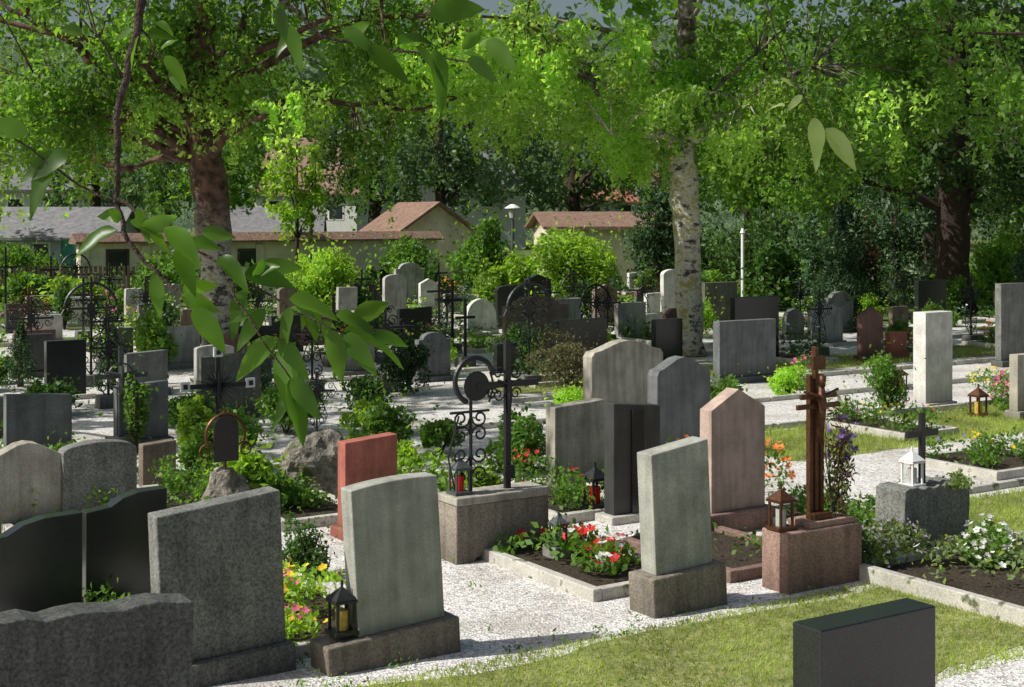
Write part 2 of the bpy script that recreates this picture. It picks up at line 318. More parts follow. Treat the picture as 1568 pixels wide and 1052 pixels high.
# ---------------- beds ----------------
def bed(s,t0,t1,wd,km='kerb',leaf='mid',fl=None,dens=1.,h=.14,ls=.06,fs=.055,kh=.1,name='grave_bed',fd=1.):
    x,y=ST(s,t0); e=empty(name,(x,y,0),(0,0,A)); ln=t1-t0; b=Buf(); k=.09
    b.box(-wd/2,ln/2,kh/2-.02,k,ln,kh+.04); b.box(wd/2,ln/2,kh/2-.02,k,ln,kh+.04); b.box(0,ln-k/2,kh/2-.022,wd-k-.002,k,kh+.035); b.box(0,k/2,kh/2-.022,wd-k-.002,k,kh+.035)
    b.out('kerb',G[km],e,bevel=.01)
    obj('soil',[(-wd/2+.03,.03,kh*.55),(wd/2-.03,.03,kh*.55),(wd/2-.03,ln-.03,kh*.55),(-wd/2+.03,ln-.03,kh*.55)],[(0,1,2,3)],SOIL,e)
    n=int(480*dens*wd*ln*(.06/ls)**1.2)
    nc=max(4,int(9*wd*ln)); C=np.stack([rng.uniform(-wd/2+.12,wd/2-.12,nc),rng.uniform(.12,ln-.12,nc),np.full(nc,kh)],1)
    hh=rng.uniform(.4,1.5,nc)*h; idx=rng.integers(0,nc,n)
    P=C[idx]+rng.normal(size=(n,3))*np.array([.09,.09,0]); P[:,2]+=rng.uniform(0,1,n)*hh[idx]
    P[:,0]=np.clip(P[:,0],-wd/2,wd/2); P[:,1]=np.clip(P[:,1],0,ln)
    quads('plants',leaves(P,ls,flat=.4,asp=.6),L[leaf],e)
    if fl:
        fl=fl if isinstance(fl,list) else [fl]
        for c in fl:
            m=int(16*fd*wd*ln*dens/len(fl)**.5)+4; q=rng.choice(rng.integers(0,nc,max(2,nc//(len(fl)+1)+1)),m)
            Q=C[q]+rng.normal(size=(m,3))*np.array([.08,.08,0]); Q[:,2]+=hh[q]*rng.uniform(.7,1.15,m)+.02
            quads('flowers_'+c,flowers(Q,fs),FL[c],e)
    return e
bed(4.35,8.85,10.5,.9,fl=['yellow','yellow','pink'],leaf='bright',dens=1.5,ls=.06,fs=.06,h=.2,fd=1.1)
bed(3.05,9.0,10.6,.9,leaf='mid',dens=1)
bed(7.05,8.9,10.7,.95,fl=['red','red','white'],leaf='mid',dens=1.1,ls=.075,fs=.09,h=.17,fd=1.3)
bed(8.35,8.75,10.3,1.0,km='kerbred',leaf='mid',dens=.12)
bed(9.85,6.55,8.35,2.1,fl=['white','lav'],leaf='pale',dens=.45,h=.13,kh=.13,fd=.5)
bed(10.1,9.0,10.6,1.0,fl=['white'],leaf='mid',dens=1.3,h=.2,fd=.6)
bed(6.8,10.9,12.4,1.0,leaf='mid',fl='lpink',dens=1.6,h=.35,ls=.08,fd=.4)
bed(8.4,11.3,12.9,.95,leaf='mid',fl=['red'],dens=1.5,h=.25,fd=.6)
bed(9.55,11.3,12.6,.9,leaf='bright',fl=['orange'],dens=1.3,h=.35,fd=.4)
bed(6.0,12.5,14.,.9,leaf='mid',dens=1.6,h=.2,ls=.07)
bed(3.8,13.6,15.1,1.,leaf='bright',dens=1.7,h=.35,fl='blue',fd=.3)
bed(5.2,13.3,15.,1.,leaf='mid',dens=1.6,h=.3)
bed(7.4,12.9,14.4,1.,leaf='bright',dens=1.4,h=.25,ls=.08)
bed(15.2,13.,14.9,1.,leaf='mid',fl=['pink','yellow'],dens=1.1,h=.25,fd=.4)
bed(14.2,10.5,11.8,1.6,leaf='mid',fl=['yellow','purple','white'],dens=1.2,h=.2,fd=.45)
bed(4.0,16.2,17.8,1.0,leaf='mid',fl=['red'],dens=1.2,h=.25,fd=.4)
bed(2.6,14.6,16.4,1.0,leaf='mid',fl='red',dens=1.2,h=.25,fd=.4)
bed(1.0,12.5,14.2,1.0,leaf='mid',fl='lpink',dens=1.4,h=.3,fd=.3)
bed(2.4,12.3,13.9,1.0,leaf='box',dens=1.6,h=.25)

# ---------------- shrubs ----------------
BARK=surf('dark_bark',(.06,.043,.032),rough=.95,scale=25,var=.5,bump=.8,dist=.02)
def shrub(name,X,Y,rx,h,leaf,n=2500,ls=.07,lumps=12,z0=0,ry=None,droop=0,stems=True,asp=.55):
    ry=ry or rx; e=empty(name,(X,Y,z0)); P=[]
    for i in range(lumps):
        a=random.uniform(0,2*math.pi); q=random.uniform(0,.7); zz=random.uniform(.22,.78)
        f=1.15-.55*zz
        P.append(ball(n//lumps,(rx*q*math.cos(a)*f,ry*q*math.sin(a)*f,h*zz),(rx*random.uniform(.22,.48),ry*random.uniform(.22,.48),h*random.uniform(.16,.34)),.55))
    P=np.concatenate(P)
    k=n//12; st=rng.normal(size=(k,3))*np.array([rx*.45,ry*.45,h*.28])+np.array([0,0,h*.55]); P=np.concatenate([P,st])
    P[:,2]=np.where(P[:,2]<.01,rng.uniform(.01,.1,len(P)),P[:,2])
    quads('leaves',leaves(P,ls,droop=droop,asp=asp),L[leaf],e)
    if stems:
        b=Buf()
        for i in range(7):
            a=random.uniform(0,6.28); b.tube([(0,0,0),(rx*.25*math.cos(a),ry*.25*math.sin(a),h*.35),(rx*.5*math.cos(a),ry*.5*math.sin(a),h*.75)],[.02*h+.005,.012*h,.004],5)
        b.out('stems',BARK,e)
    return e
def conifer(name,X,Y,r,h,n=5000,ls=.1,leaf='conif'):
    e=empty(name,(X,Y,0)); u=rng.uniform(0,1,n)**.75; z=h*(1-u)*1.0+.05; tier=.75+.25*np.sin(z*(22/h)+rng.normal(size=n)*.4)
    a=rng.uniform(0,2*math.pi,n); lob=1+.2*np.sin(a*5+z*2); rr=r*u**.8*tier*lob*rng.uniform(.6,1.08,n)
    P=np.stack([rr*np.cos(a),rr*np.sin(a),z-rr*.25+rng.normal(size=n)*.05+.1],1); P[:,2]=np.maximum(P[:,2],.02)
    quads('needles',leaves(P,ls,droop=.5,asp=.35),L[leaf],e); b=Buf(); b.tube([(0,0,0),(0,0,h*.95)],[r*.1+.02,.01],7); b.out('trunk',BARK,e)
for a in [('golden_shrub',1.9,50,2.15,2.5,'bright',9000,.16,26),('golden_shrub',.1,51,1.2,1.6,'bright',3000,.16,12),('leafy_shrub',-5.4,41,1.35,2.0,'bright',6000,.14,18),('leafy_shrub',-3.8,50,1.6,2.2,'mid',5000,.16,16),
 ('boxwood_shrub',-1.8,23.8,.6,.9,'conif',3500,.06,10),('boxwood_shrub',.1,27.5,.7,1.0,'box',3000,.07,10),('boxwood_ball',-1.72,11.8,.26,.5,'box',2600,.035,12),
 ('leafy_shrub',-2.65,14.3,.42,.7,'bright',2400,.09,12),('leafy_shrub',-3.3,16.6,.6,.7,'mid',3000,.08,14),('leafy_shrub',-1.6,17.4,.5,.7,'mid',2600,.07,12),('leafy_shrub',-4.6,20.0,.7,.5,'box',2400,.08,12),
 ('leafy_shrub',.15,16.6,.45,.75,'mid',2600,.07,10),('leafy_shrub',-1.2,15.2,.4,.6,'bright',1600,.08,10),('leafy_shrub',-5.0,16.0,.5,.5,'mid',2000,.07,12),('leafy_shrub',-3.9,17.6,.3,.8,'bright',800,.08,10),
 ('climbing_plant',-4.75,17.9,.22,1.05,'mid',800,.07,10),('leafy_shrub',-7.0,21.3,.7,.5,'box',2200,.08,12),('leafy_shrub',-8.1,20.6,.6,.5,'mid',2000,.08,12),('leafy_shrub',3.2,22.6,.5,.45,'mid',1800,.07,12),
 ('leafy_shrub',2.9,12.9,.3,.55,'mid',1200,.05,8),('leafy_shrub',1.1,21.5,.7,.45,'bright',2600,.06,12),('leafy_shrub',-2.9,12.9,.35,.4,'mid',1500,.06,10),('leafy_shrub',-3.1,19.5,.6,.7,'mid',2400,.08,12),
 ('leafy_shrub',-.35,14.1,.35,.5,'bright',1500,.08,10),('leafy_shrub',-2.2,21.6,.5,.6,'box',2000,.08,12),('leafy_shrub',4.6,23.6,.5,.5,'bright',1600,.07,10),
 ('leafy_shrub',-9.3,24.2,.6,.7,'mid',2000,.09,12),('leafy_shrub',2.9,11.9,.28,.4,'box',900,.05,8)]: shrub(*a)
shrub('juniper_shrub',1.0,24.7,.9,1.0,'jun',5000,.06,14,asp=.3)
shrub('herb_shrub',5.6,21.3,.5,.95,'mid',2600,.07,12,droop=-.6,asp=.35)
shrub('fern_shrub',-1.9,19.2,.5,.6,'bright',2200,.08,10,asp=.4); shrub('fern_shrub',-.9,17.9,.4,.45,'mid',1500,.07,10)
conifer('thuja',8.6,37.3,1.05,3.4,13000,.1); conifer('dwarf_conifer',-6.9,24.6,.35,.95,2200,.06); conifer('dwarf_conifer',-8.6,24.9,.4,1.0,2200,.06)
conifer('spruce',12.2,33,1.3,3.0,8000,.12); conifer('spruce',10.6,47,1.9,7.0,9000,.2); conifer('spruce',18.5,50,2.8,9,11000,.22,'dark'); conifer('spruce',14.3,53,2.4,10,10000,.22)

# ---------------- ironwork ----------------
def spiral(cx,cz,r,a0,turns,sgn=1,n=14):
    return [(cx+r*(1-.75*i/n)*math.cos(a0+sgn*turns*6.283*i/n),0,cz+r*(1-.75*i/n)*math.sin(a0+sgn*turns*6.283*i/n)) for i in range(n+1)]
def ring(cx,cz,r,n=24,a0=0,a1=6.2832):
    return [(cx+r*math.cos(a0+(a1-a0)*i/n),0,cz+r*math.sin(a0+(a1-a0)*i/n)) for i in range(n+1)]
def iron_cross(X,Y,H,bw,style='ornate',z0=0,mat=None,yaw=A,name='iron_grave_cross',plate=True,base=True,r=.018):
    e=empty(name,(X,Y,z0),(0,0,yaw)); b=Buf(); mat=mat or IRON; zc=H*.72
    if style=='plain':
        t=.055; b.box(0,0,H/2,t,.035,H); b.box(-bw/4-t/4,0,zc,bw/2-t/2,.032,t); b.box(bw/4+t/4,0,zc,bw/2-t/2,.032,t)
    else:
        b.tube([(0,0,0),(0,0,H)],r*1.3); b.tube([(-bw/2,0,zc),(bw/2,0,zc)],r*1.2)
        q=bw*.16
        for sx in(-1,1):
            for sz in(-1,1):
                b.tube(spiral(sx*q,zc+sz*q,q*.8,math.pi/2*(1-sx)+.3,1.3,sx*sz),r*.6,4)
                b.tube(spiral(sx*bw*.4,zc+sz*q*.7,q*.6,0,1.2,sz),r*.55,4)
            b.tube(spiral(sx*q*.7,H*.93,q*.6,0,1.2,sx),r*.55,4)
            b.tube(spiral(sx*q*.9,H*.42,q*.8,1.5,1.3,sx),r*.6,4)
            b.tube(spiral(sx*q*.9,H*.25,q*.9,1.5,1.3,-sx),r*.6,4)
            b.tube([(0,0,H*.1),(sx*bw*.3,0,H*.3),(sx*bw*.18,0,H*.52),(0,0,zc-.02)],r*.6,4)
            b.tube([(sx*bw/2,0,zc-.04),(sx*bw/2+.03,0,zc),(sx*bw/2,0,zc+.04)],r*.7,4)
        b.tube(ring(0,zc,q*1.1),r*.6,4)
        b.box(0,0,H*1.0,.03,.02,.07)
        if style=='roofed':
            b.tube(ring(0,zc-.02,bw*.58,18,.12,math.pi-.12),r*1.5,6)
            b.tube([(-bw*.58,0,zc),(-bw*.66,0,zc-.12)],r,5); b.tube([(bw*.58,0,zc),(bw*.66,0,zc-.12)],r,5)
        if plate: b.box(0,-.012,zc,q*1.1,.012,q*1.4)
    b.out('ironwork',mat,e)
    if base and z0==0: slab('stone_foot',.38,.25,.26,'taper',G['gran'],e,z=-.05)
    placed.append((X,Y)); return e
for a in [(.3,25,1.9,.8,'roofed'),(-2.15,24.2,1.5,.8,'ornate'),(-1.6,35,1.3,.7,'ornate'),(2.25,33.5,1.3,.7,'ornate'),(3.5,38,1.4,.8,'ornate'),(6.55,30.3,1.4,.7,'ornate'),
  (-7.4,25,1.9,.8,'roofed'),(-14.3,46.6,1.8,.8,'roofed'),(-3.4,24.2,1.4,.7,'ornate'),(7.6,37.5,1.25,.7,'ornate'),(-.93,28.3,1.35,.45,'plain'),(-14.6,41,2.1,.7,'plain'),(-3.55,28.3,1.45,.5,'plain'),(-11,44,1.3,.7,'ornate'),(11.3,41,1.4,.7,'roofed'),
  (-1.3,31,1.6,.5,'plain'),(-9.3,27.5,1.4,.8,'ornate'),(.9,36.5,1.4,.8,'ornate'),(-5.9,33,1.4,.7,'ornate'),(-7.9,27.7,1.3,.7,'ornate'),(-6.3,22.2,1.3,.6,'ornate'),(-10.4,34.5,1.5,.5,'plain')]:
    iron_cross(*a)
iron_cross(-10.3,30.3,1.45,.85,'ornate',mat=RUST,r=.02)
e=iron_cross(-3.6,17.4,1.28,.82,'plain',name='ray_cross',mat=IRON)
b=Buf()
for i in range(24):
    a=i*math.pi/12; r1=.28 if i%2 else .2; b.tube([(.05*math.cos(a),-.03,.92+.05*math.sin(a)),(r1*math.cos(a),-.03,.92+r1*math.sin(a))],[.009,.003],4)
b.tube([(0,-.04,1.0),(0,-.045,.78),(0,-.04,.68)],[.022,.028,.012],6); b.tube([(-.15,-.04,1.02),(0,-.045,.96),(.15,-.04,1.02)],[.008,.014,.008],5); b.tube([(0,-.045,1.0),(0,-.05,1.06)],[.02,.022],6)
b.out('corpus_and_rays',IRON,e)
b=Buf()
for x,z in((-.42,.93),(.42,.93),(0,1.33)): b.box(x,-.01,z,.12,.04,.12)
b.out('enamel_plaques',WHITEP,e,bevel=.008)
b=Buf()
for x,z in((-.42,.93),(.42,.93),(0,1.33)): b.box(x,-.033,z,.055,.006,.06)
b.out('plaque_portraits',IRON,e)
def plate(o,name,mat,e,x0,z0,t=.03,y0=-.03):
    n=len(o); return obj(name,[(x+x0,y0,z+z0) for x,z in o]+[(x+x0,y0+t,z+z0) for x,z in o],[tuple(range(n)),tuple(range(2*n-1,n-1,-1))]+[(i+n,(i+1)%n+n,(i+1)%n,i) for i in range(n)],mat,e)
e=empty('ring_stele',(-2.8,13.9,0),(0,0,A)); b=Buf(); b.tube(ring(0,.86,.2,28,-.5,3.64),.017); b.tube([(0,.02,.2),(0,.02,1.1)],.02)
b.tube(spiral(-.2,.7,.09,0,1.3),.01,5); b.tube(spiral(.2,.7,.09,3.1,1.3,-1),.01,5); b.out('ring',RUST,e)
plate(outline('round',.25,.45),'plaque',IRON,e,0,.6)
def boulder(name,X,Y,rx,h,parent=None,mat='boulder',z=0):
    bm=bmesh.new(); bmesh.ops.create_icosphere(bm,subdivisions=4,radius=1)
    off=Vector((X*3,Y,1))
    for v in bm.verts:
        d=1+.28*noise.noise(v.co*1.3+off)+.12*noise.noise(v.co*4+off)+.05*noise.noise(v.co*9+off)
        v.co*=d; v.co.x=max(-1,min(.95,v.co.x)); v.co.x*=rx; v.co.y*=rx*.8; v.co.z=v.co.z*h*.55+h*.4
    me=bpy.data.meshes.new(name); bm.to_mesh(me); bm.free(); me.materials.append(G[mat]); o=bpy.data.objects.new(name,me); COL.objects.link(o); o.location=(X,Y,z); o.rotation_euler=(0,0,A)
    if parent: o.parent=parent; o.location=(0,0,z); o.rotation_euler=(0,0,0)
    return o
boulder('rock_base',0,0,.24,.55,e)
boulder('boulder',-2.1,15.3,.4,.74); iron_cross(-2.1,15.3,.65,.42,'ornate',z0=.64,r=.009,mat=IRON)
e=iron_cross(-4.95,18.0,1.35,.68,'plain',mat=GREYM,name='grey_crucifix')
b=Buf(); b.tube([(0,-.04,1.1),(0,-.045,.9),(0,-.04,.75)],[.03,.035,.015],7); b.tube([(-.2,-.04,1.03),(0,-.045,.99),(.2,-.04,1.03)],[.012,.02,.012],6); b.tube(ring(0,.97,.16),.012,5); b.out('corpus',GREYM,e)

# plinth with two crosses
e=empty('cross_monument',(-.16,12.6,0),(0,0,A)); placed.append((-.16,12.6))
W,H=.96,.5
o=[(-W/2,-.05),(-W/2+.12,-.05),(-W/2+.2,.03),(-.1,.09),(.1,.09),(W/2-.2,.03),(W/2-.12,-.05),(W/2,-.05),(W/2,H),(-W/2,H)]; n=len(o)
obj('plinth',[(x,-.16,z) for x,z in o]+[(x,.16,z) for x,z in o],[tuple(range(n)),tuple(range(2*n-1,n-1,-1))]+[(i+n,(i+1)%n+n,(i+1)%n,i) for i in range(n)],G['plinth'],e,bevel=.01)
slab('cap',W+.02,.07,.36,'flat',G['beige'],e,z=H+.002,bevel=.012)
b=Buf(); b.box(.14,0,.57+.66,.055,.04,1.32)
for sx in(-1,1): b.box(.14+sx*.175,0,1.50,.295,.038,.055)
b.box(.14,-.035,.72,.1,.03,.12)
for sx in(-1,1):
    b.tube(spiral(.14+sx*.09,1.41,.06,0,1.2,sx),.008,4); b.tube(spiral(.14+sx*.09,1.6,.06,0,1.2,-sx),.008,4)
b.tube([(.14,-.035,1.54),(.14,-.04,1.39),(.14,-.035,1.24)],[.024,.028,.014],6); b.tube([(.02,-.035,1.54),(.14,-.04,1.5),(.26,-.035,1.54)],[.01,.016,.01],6)
b.out('black_cross',IRON,e)
b=Buf(); b.tube([(-.24,0,.57),(-.24,0,1.62)],.017)
b.tube(ring(-.2,1.55,.2,26,.2,4.3),.024,7); b.tube(ring(-.18,1.5,.12,20,0,6.283),.012,5)
for zz,s in((.72,1),(.9,-1),(1.08,1),(1.22,-1)):
    b.tube(spiral(-.34,zz,.09,0,1.3,s),.010,5); b.tube(spiral(-.15,zz,.08,3.1,1.3,-s),.010,5)
b.tube([(-.45,0,1.28),(-.05,0,1.28)],.012); b.tube([(-.4,0,.6),(-.47,0,.9),(-.36,0,1.25)],.009,5)
b.tube(spiral(-.02,1.42,.06,0,1.3),.01,5); b.tube([(-.05,0,1.35),(.0,0,1.5),(-.04,0,1.62)],.011,5)
b.out('scroll_cross',IRON,e)
dd=[(-.2,0,1.54)]+[(p[0],0,p[2]) for p in ring(-.19,1.5,.12,20)]
obj('black_disc',[(x,-.012,z) for x,y,z in dd],[(0,i,i+1) for i in range(1,21)],IRON,e)

# crucifix monument with slats
e=empty('bronze_crucifix_monument',(2.45,11.6,0),(0,0,A)); placed.append((2.45,11.6))
slab('plinth',.84,.5,.3,'flat',G['kerbred'],e,z=-.02,bevel=.015); slab('plinth_cap',.5,.05,.26,'flat',G['kerbred'],e,z=.482,x=.1)
b=Buf()
for x,h in((-.062,1.17),(0,1.40),(.062,1.17)): b.box(x+.03,0,.53+h/2,.036,.045,h)
for z,wd in((1.53,.40),(1.45,.48)): b.box(.03,-.038,z,wd,.028,.04)
b.box(.03,-.038,1.80,.14,.028,.11); b.box(.03,-.045,.56,.2,.1,.05)
b.out('cross_slats',RUST,e,bevel=.003)
b=Buf(); b.tube([(.03,-.07,1.62),(.03,-.08,1.47),(.03,-.07,1.3),(.03,-.07,1.15)],[.025,.04,.028,.015],7); b.tube([(-.16,-.07,1.58),(.03,-.08,1.52),(.22,-.07,1.58)],[.012,.02,.012],6); b.tube([(.03,-.08,1.61),(.03,-.085,1.70)],[.026,.03],7); b.out('corpus',RUST,e,smooth=True)
b=Buf()
for i in range(16):
    a=random.uniform(-.12,.12); h=random.uniform(.5,.95); b.tube([(.24,0,.5),(.24+a,random.uniform(-.06,.06),.5+h*.6),(.24+a*1.8,random.uniform(-.1,.1),.5+h)],[.005,.004,.002],4)
b.out('dry_stems',GREYM,e)
quads('dry_leaves',leaves(np.array([.27,-.03,.92])+rng.normal(size=(520,3))*[.07,.06,.24],.06,droop=1,asp=.3),L['purp'],e)
quads('dry_leaves_pale',leaves(np.array([.27,-.03,.86])+rng.normal(size=(320,3))*[.07,.06,.26],.055,droop=1,asp=.35),L['pale'],e)
quads('iris_flowers',flowers(np.array([.28,-.03,1.15])+rng.normal(size=(24,3))*[.11,.06,.13],.085),FL['purple'],e)

def lantern(X,Y,z,s,mat=IRON,inner=REDGL,yaw=A,base=None):
    e=empty('grave_lantern',(X,Y,z),(0,0,yaw)); b=Buf(); w=.11*s; h=.22*s
    b.box(0,0,.01*s,w*1.3,w*1.3,.02*s)
    for x in(-1,1):
        for y in(-1,1): b.box(x*w*.46,y*w*.46,.02*s+h*.36,.014*s,.014*s,h*.72)
    b.box(0,0,.02*s+h*.74,w*1.25,w*1.25,.014*s)
    k=len(b.v); q=w*.62; zz=.03*s+h*.74; b.v+=[(-q,-q,zz),(q,-q,zz),(q,q,zz),(-q,q,zz),(0,0,zz+.07*s)]; b.f+=[(k,k+1,k+4),(k+1,k+2,k+4),(k+2,k+3,k+4),(k+3,k,k+4)]
    b.tube([(0,0,zz+.06*s),(0,0,zz+.1*s)],.008*s,6); b.out('frame',mat,e)
    b=Buf(); b.tube([(0,0,.021*s),(0,0,.021*s+h*.5)],w*.32,12); b.out('candle',inner,e)
    if base: slab('foot',.2*s,base,.2*s,'flat',G['lgray'],e,z=-base)
lantern(-1.13,9.45,.225,1.2,IRON,WAX)
lantern(-.46,12.40,.575,1.2,GREYM); lantern(.83,14.2,.1,1.5,IRON); lantern(2.16,11.42,.483,1.25,RUST,GLASS)
lantern(3.55,12.62,.6,1.2,WHITEP,GLASS); lantern(.4,12.3,.15,1.0,GREYM,GLASS,base=.15); lantern(6.95,21.2,.02,1.6,RUST,WAX); lantern(6.7,24.5,.02,1.3,RUST,REDGL)
stone(3.67,12.7,.84,.62,'rough','gran',T=.34)
iron_cross(3.66,12.7,.66,.4,'plain',z0=.58,name='black_cross')
shrub('ivy_on_stone',3.95,12.6,.2,.16,'pale',400,.04,6,z0=.58,stems=False)
def flower_patch(name,X,Y,r,h,c,n,fs=.06,leaf='mid'):
    e=empty(name,(X,Y,0)); P=ball(int(n*4),(0,0,h*.5),(r,r,h*.5),.4); P[:,2]=np.clip(P[:,2],.01,None); quads('leaves',leaves(P,.06),L[leaf],e)
    Q=ball(n,(0,0,h*.55),(r,r,h*.55),.95); Q=Q[Q[:,2]>h*.35]; quads('blossoms',flowers(Q,fs),FL[c],e)
for a in [('white_chrysanthemums',3.98,11.9,.22,.45,'white',130,.055),('orange_flowers',2.75,15.0,.2,.6,'orange',40,.1),('yellow_flowers',2.5,15.2,.15,.6,'yellow',16,.08),
 ('pink_azalea',7.6,21.8,.3,.55,'pink',150,.06),('pink_azalea',5.6,26.8,.35,.4,'pink',70,.06),('yellow_pansies',8.3,24.5,.5,.35,'yellow',90,.06),('red_flowers',8.9,31,.4,.6,'red',40,.08),
 ('pink_flowers',-11,38,.5,1.0,'pink',60,.08),('orange_flowers',-2.1,45,.4,1.,'orange',40,.12),('red_flowers',-6.9,26,.3,.35,'red',40,.06),('lavender',3.3,12.3,.32,.36,'lav',220,.03,'pale'),('lavender',3.0,11.95,.25,.3,'lav',130,.03,'pale'),
 ('orange_flowers',10.6,31,.3,.8,'orange',24,.14),('yellow_flowers',-.2,47,.4,.8,'yellow',50,.12)]: flower_patch(*a)

# ---------------- filler graves further back ----------------
mats=['lgray','lgray','gran','dark','black','black','beige','white','slate','maroon','brown','olive','gran']
profs=['flat','flat','slant','arch','softarch','ogee','gable','should','round','rough']
def free(x,y,d=1.0): return all((x-a)**2+(y-b)**2>d*d for a,b in placed) and (x+5.85)**2+(y-28.4)**2>1.2 and (x-3.8)**2+(y-30.4)**2>1.2
for t in [22.3,25.8,28,31.4,33.5,37,39.4,42.8,45,48.5]:
    s=-5.
    while s<46:
        s+=random.uniform(1.2,2.3); tt=t+random.uniform(-.35,.35); x,y=ST(s,tt)
        if abs(x)>.37*y+1 or y<23.5 or y>58: continue
        if abs(x-1.9)<2.6 and abs(y-50)<2.5: continue
        if not free(x,y): continue
        side=1 if int(t*2)%2 else -1
        if random.random()<.5:
            if random.random()<.33: iron_cross(x,y,random.uniform(1.2,1.7),.7,random.choice(['ornate','ornate','plain','plain','roofed']))
            else:
                W=random.uniform(.45,1.0); H=random.uniform(.5,1.2)
                stone(x,y,W,H,random.choice(profs),random.choice(mats),(W*1.12,.1),yaw=A+random.uniform(-.07,.07),tilt=random.uniform(-1.5,1.5))
        r=random.random()
        if r<.5:
            t0=tt+.15 if side>0 else tt-1.75
            bed(s,t0,t0+1.6,.95,leaf=random.choice(['mid','mid','bright','box','conif']),fl=random.choice([None,None,None,'red','pink','yellow','white','purple',['red','white']]),dens=.6,ls=.1,fs=.08,h=random.uniform(.2,.5),fd=.6)
        elif r<.9: shrub('leafy_shrub',x+random.uniform(-.3,.3),y+.7,random.uniform(.35,.8),random.uniform(.45,1.3),random.choice(['mid','mid','bright','box','conif','dark','birch']),1000,.11,9)
for t,s0,s1 in((17.0,9,22),(19.1,12,30),(23.3,4,30),(14.75,13,24),(10.2,11.5,20)):
    x,y=ST((s0+s1)/2,t); b=Buf()
    for ss in np.arange(s0,s1,1.0): b.box(ss-(s0+s1)/2+.5,random.uniform(-.015,.015),.03+random.uniform(-.01,.01),.985,.08,.1)
    b.out('path_kerb',G['kerb'],None,bevel=.01,loc=(x,y,0),rot=(0,0,A))

# ---------------- walls and buildings ----------------
PL=surf('wall_render_beige',(.74,.67,.52),rough=.95,scale=20,var=.12,bump=.3,stain=.35,stainscale=.8)
TILE=surf('roof_tiles_brown',(.27,.17,.125),rough=.9,scale=12,var=.4,bump=.6,dist=.03)
TILE2=surf('roof_tiles_red',(.38,.16,.11),rough=.9,scale=6,var=.3,bump=.6)
GREYR=surf('roof_grey',(.22,.22,.225),rough=.8,scale=3,var=.2,bump=.3)
WHITEW=surf('house_render_white',(.58,.58,.56),rough=.95,scale=5,var=.08,bump=.1,stain=.12)
BLUEW=surf('house_render_blue_grey',(.46,.52,.54),rough=.95,scale=5,var=.1,bump=.1)
DARKW=surf('window_dark',(.03,.035,.04),rough=.15,scale=3,var=.2,bump=0)
WOOD=surf('wood_dark',(.10,.075,.055),rough=.9,scale=20,var=.4,bump=.3)
GREENN=surf('green_netting',(.07,.28,.20),rough=.9,scale=12,var=.2,bump=.2)
def wallrun(name,x0,y0,x1,y1,h,bay=2.4,rh=.32,ov=.28,niches=()):
    d=math.hypot(x1-x0,y1-y0); e=empty(name,(x0,y0,0),(0,0,math.atan2(y1-y0,x1-x0)))
    b=Buf(); b.box(d/2,0,h/2,d,.3,h); b.out('wall_body',PL,e)
    b=Buf()
    for i in range(int(d/bay)+1): b.box(i*bay+.2,-.2,h*.46,.34,.1,h*.92)
    b.out('pilasters',PL,e,bevel=.01)
    v=[]
    for x in(-.2,d+.2): v+=[(x,-.15-ov,h-.08),(x,.15+ov,h-.08),(x,0,h+rh),(x,-.15-ov,h-.0),(x,.15+ov,h)]
    f=[(0,5,8,3),(3,8,7,2),(2,7,9,4),(4,9,6,1),(1,6,5,0),(0,3,2,4,1),(5,6,9,7,8)]
    obj('tile_coping',v,f,TILE,e)
    if niches:
        b=Buf(); [b.box(nx,-.17,nz,nw,.06,nh) for nx,nz,nw,nh in niches]; b.out('openings',DARKW,e); b2=Buf(); [b2.box(nx,-.155,nz,nw+.22,.05,nh+.22) for nx,nz,nw,nh in niches]; b2.out('opening_frames',WOOD,e)
    return e
wallrun('cemetery_wall',-16.5,54,-3.4,63,2.0,niches=[(1.5,1.2,.7,.8),(7,1.3,.9,.5)])
def house(name,X,Y,wd,dp,h,rh,wm,rm,yaw=0,wins=(),ov=.4):
    e=empty(name,(X,Y,0),(0,0,yaw)); a,c=wd/2,dp/2
    v=[(-a,-c,-.2),(a,-c,-.2),(a,c,-.2),(-a,c,-.2),(-a,-c,h),(a,-c,h),(a,c,h),(-a,c,h)]; f=[(0,1,5,4),(1,2,6,5),(2,3,7,6),(3,0,4,7)]
    v+=[(-a,0,h+rh),(a,0,h+rh)]; f+=[(4,7,8),(5,9,6)]
    obj('walls',v,f,wm,e)
    o=ov; s=rh/c; z1=h-o*s; v=[(-a-o,-c-o,z1),(a+o,-c-o,z1),(a+o,0,h+rh+.0),(-a-o,0,h+rh),(-a-o,c+o,z1),(a+o,c+o,z1)]; v+=[(x,y,z+.14) for x,y,z in v]
    f=[(6,7,8,9),(9,8,11,10),(0,3,2,1),(3,4,5,2),(0,1,7,6),(1,2,8,7),(2,5,11,8),(5,4,10,11),(4,3,9,10),(3,0,6,9)]
    obj('roof',v,f,rm,e)
    b=Buf();g=Buf()
    for wx,wz,ww,wh in wins: b.box(wx,-c-.02,wz,ww,.06,wh); g.box(wx,-c-.01,wz,ww+.2,.04,wh+.2)
    if wins: g.out('window_frames',WHITEP,e); b.out('window_glass',DARKW,e)
    return e
house('chapel_building',4.2,68,5.6,5,2.45,.6,PL,TILE,math.radians(8),wins=[(1.4,1.8,.6,.75)])
house('gabled_wall_pavilion',-4.4,67,4,4.5,2.0,1.5,PL,TILE,math.radians(-62))
house('garden_house',-22.8,72,6.5,5,2.0,1.3,BLUEW,GREYR,0,wins=[(-1.5,1.2,.7,.8),(-.2,1.2,.7,.8)])
b=Buf(); b.box(0,0,.95,2.6,.04,1.9)
for x in(-1.3,-.43,.43,1.3): b.box(x,-.04,1,.05,.05,2.0)
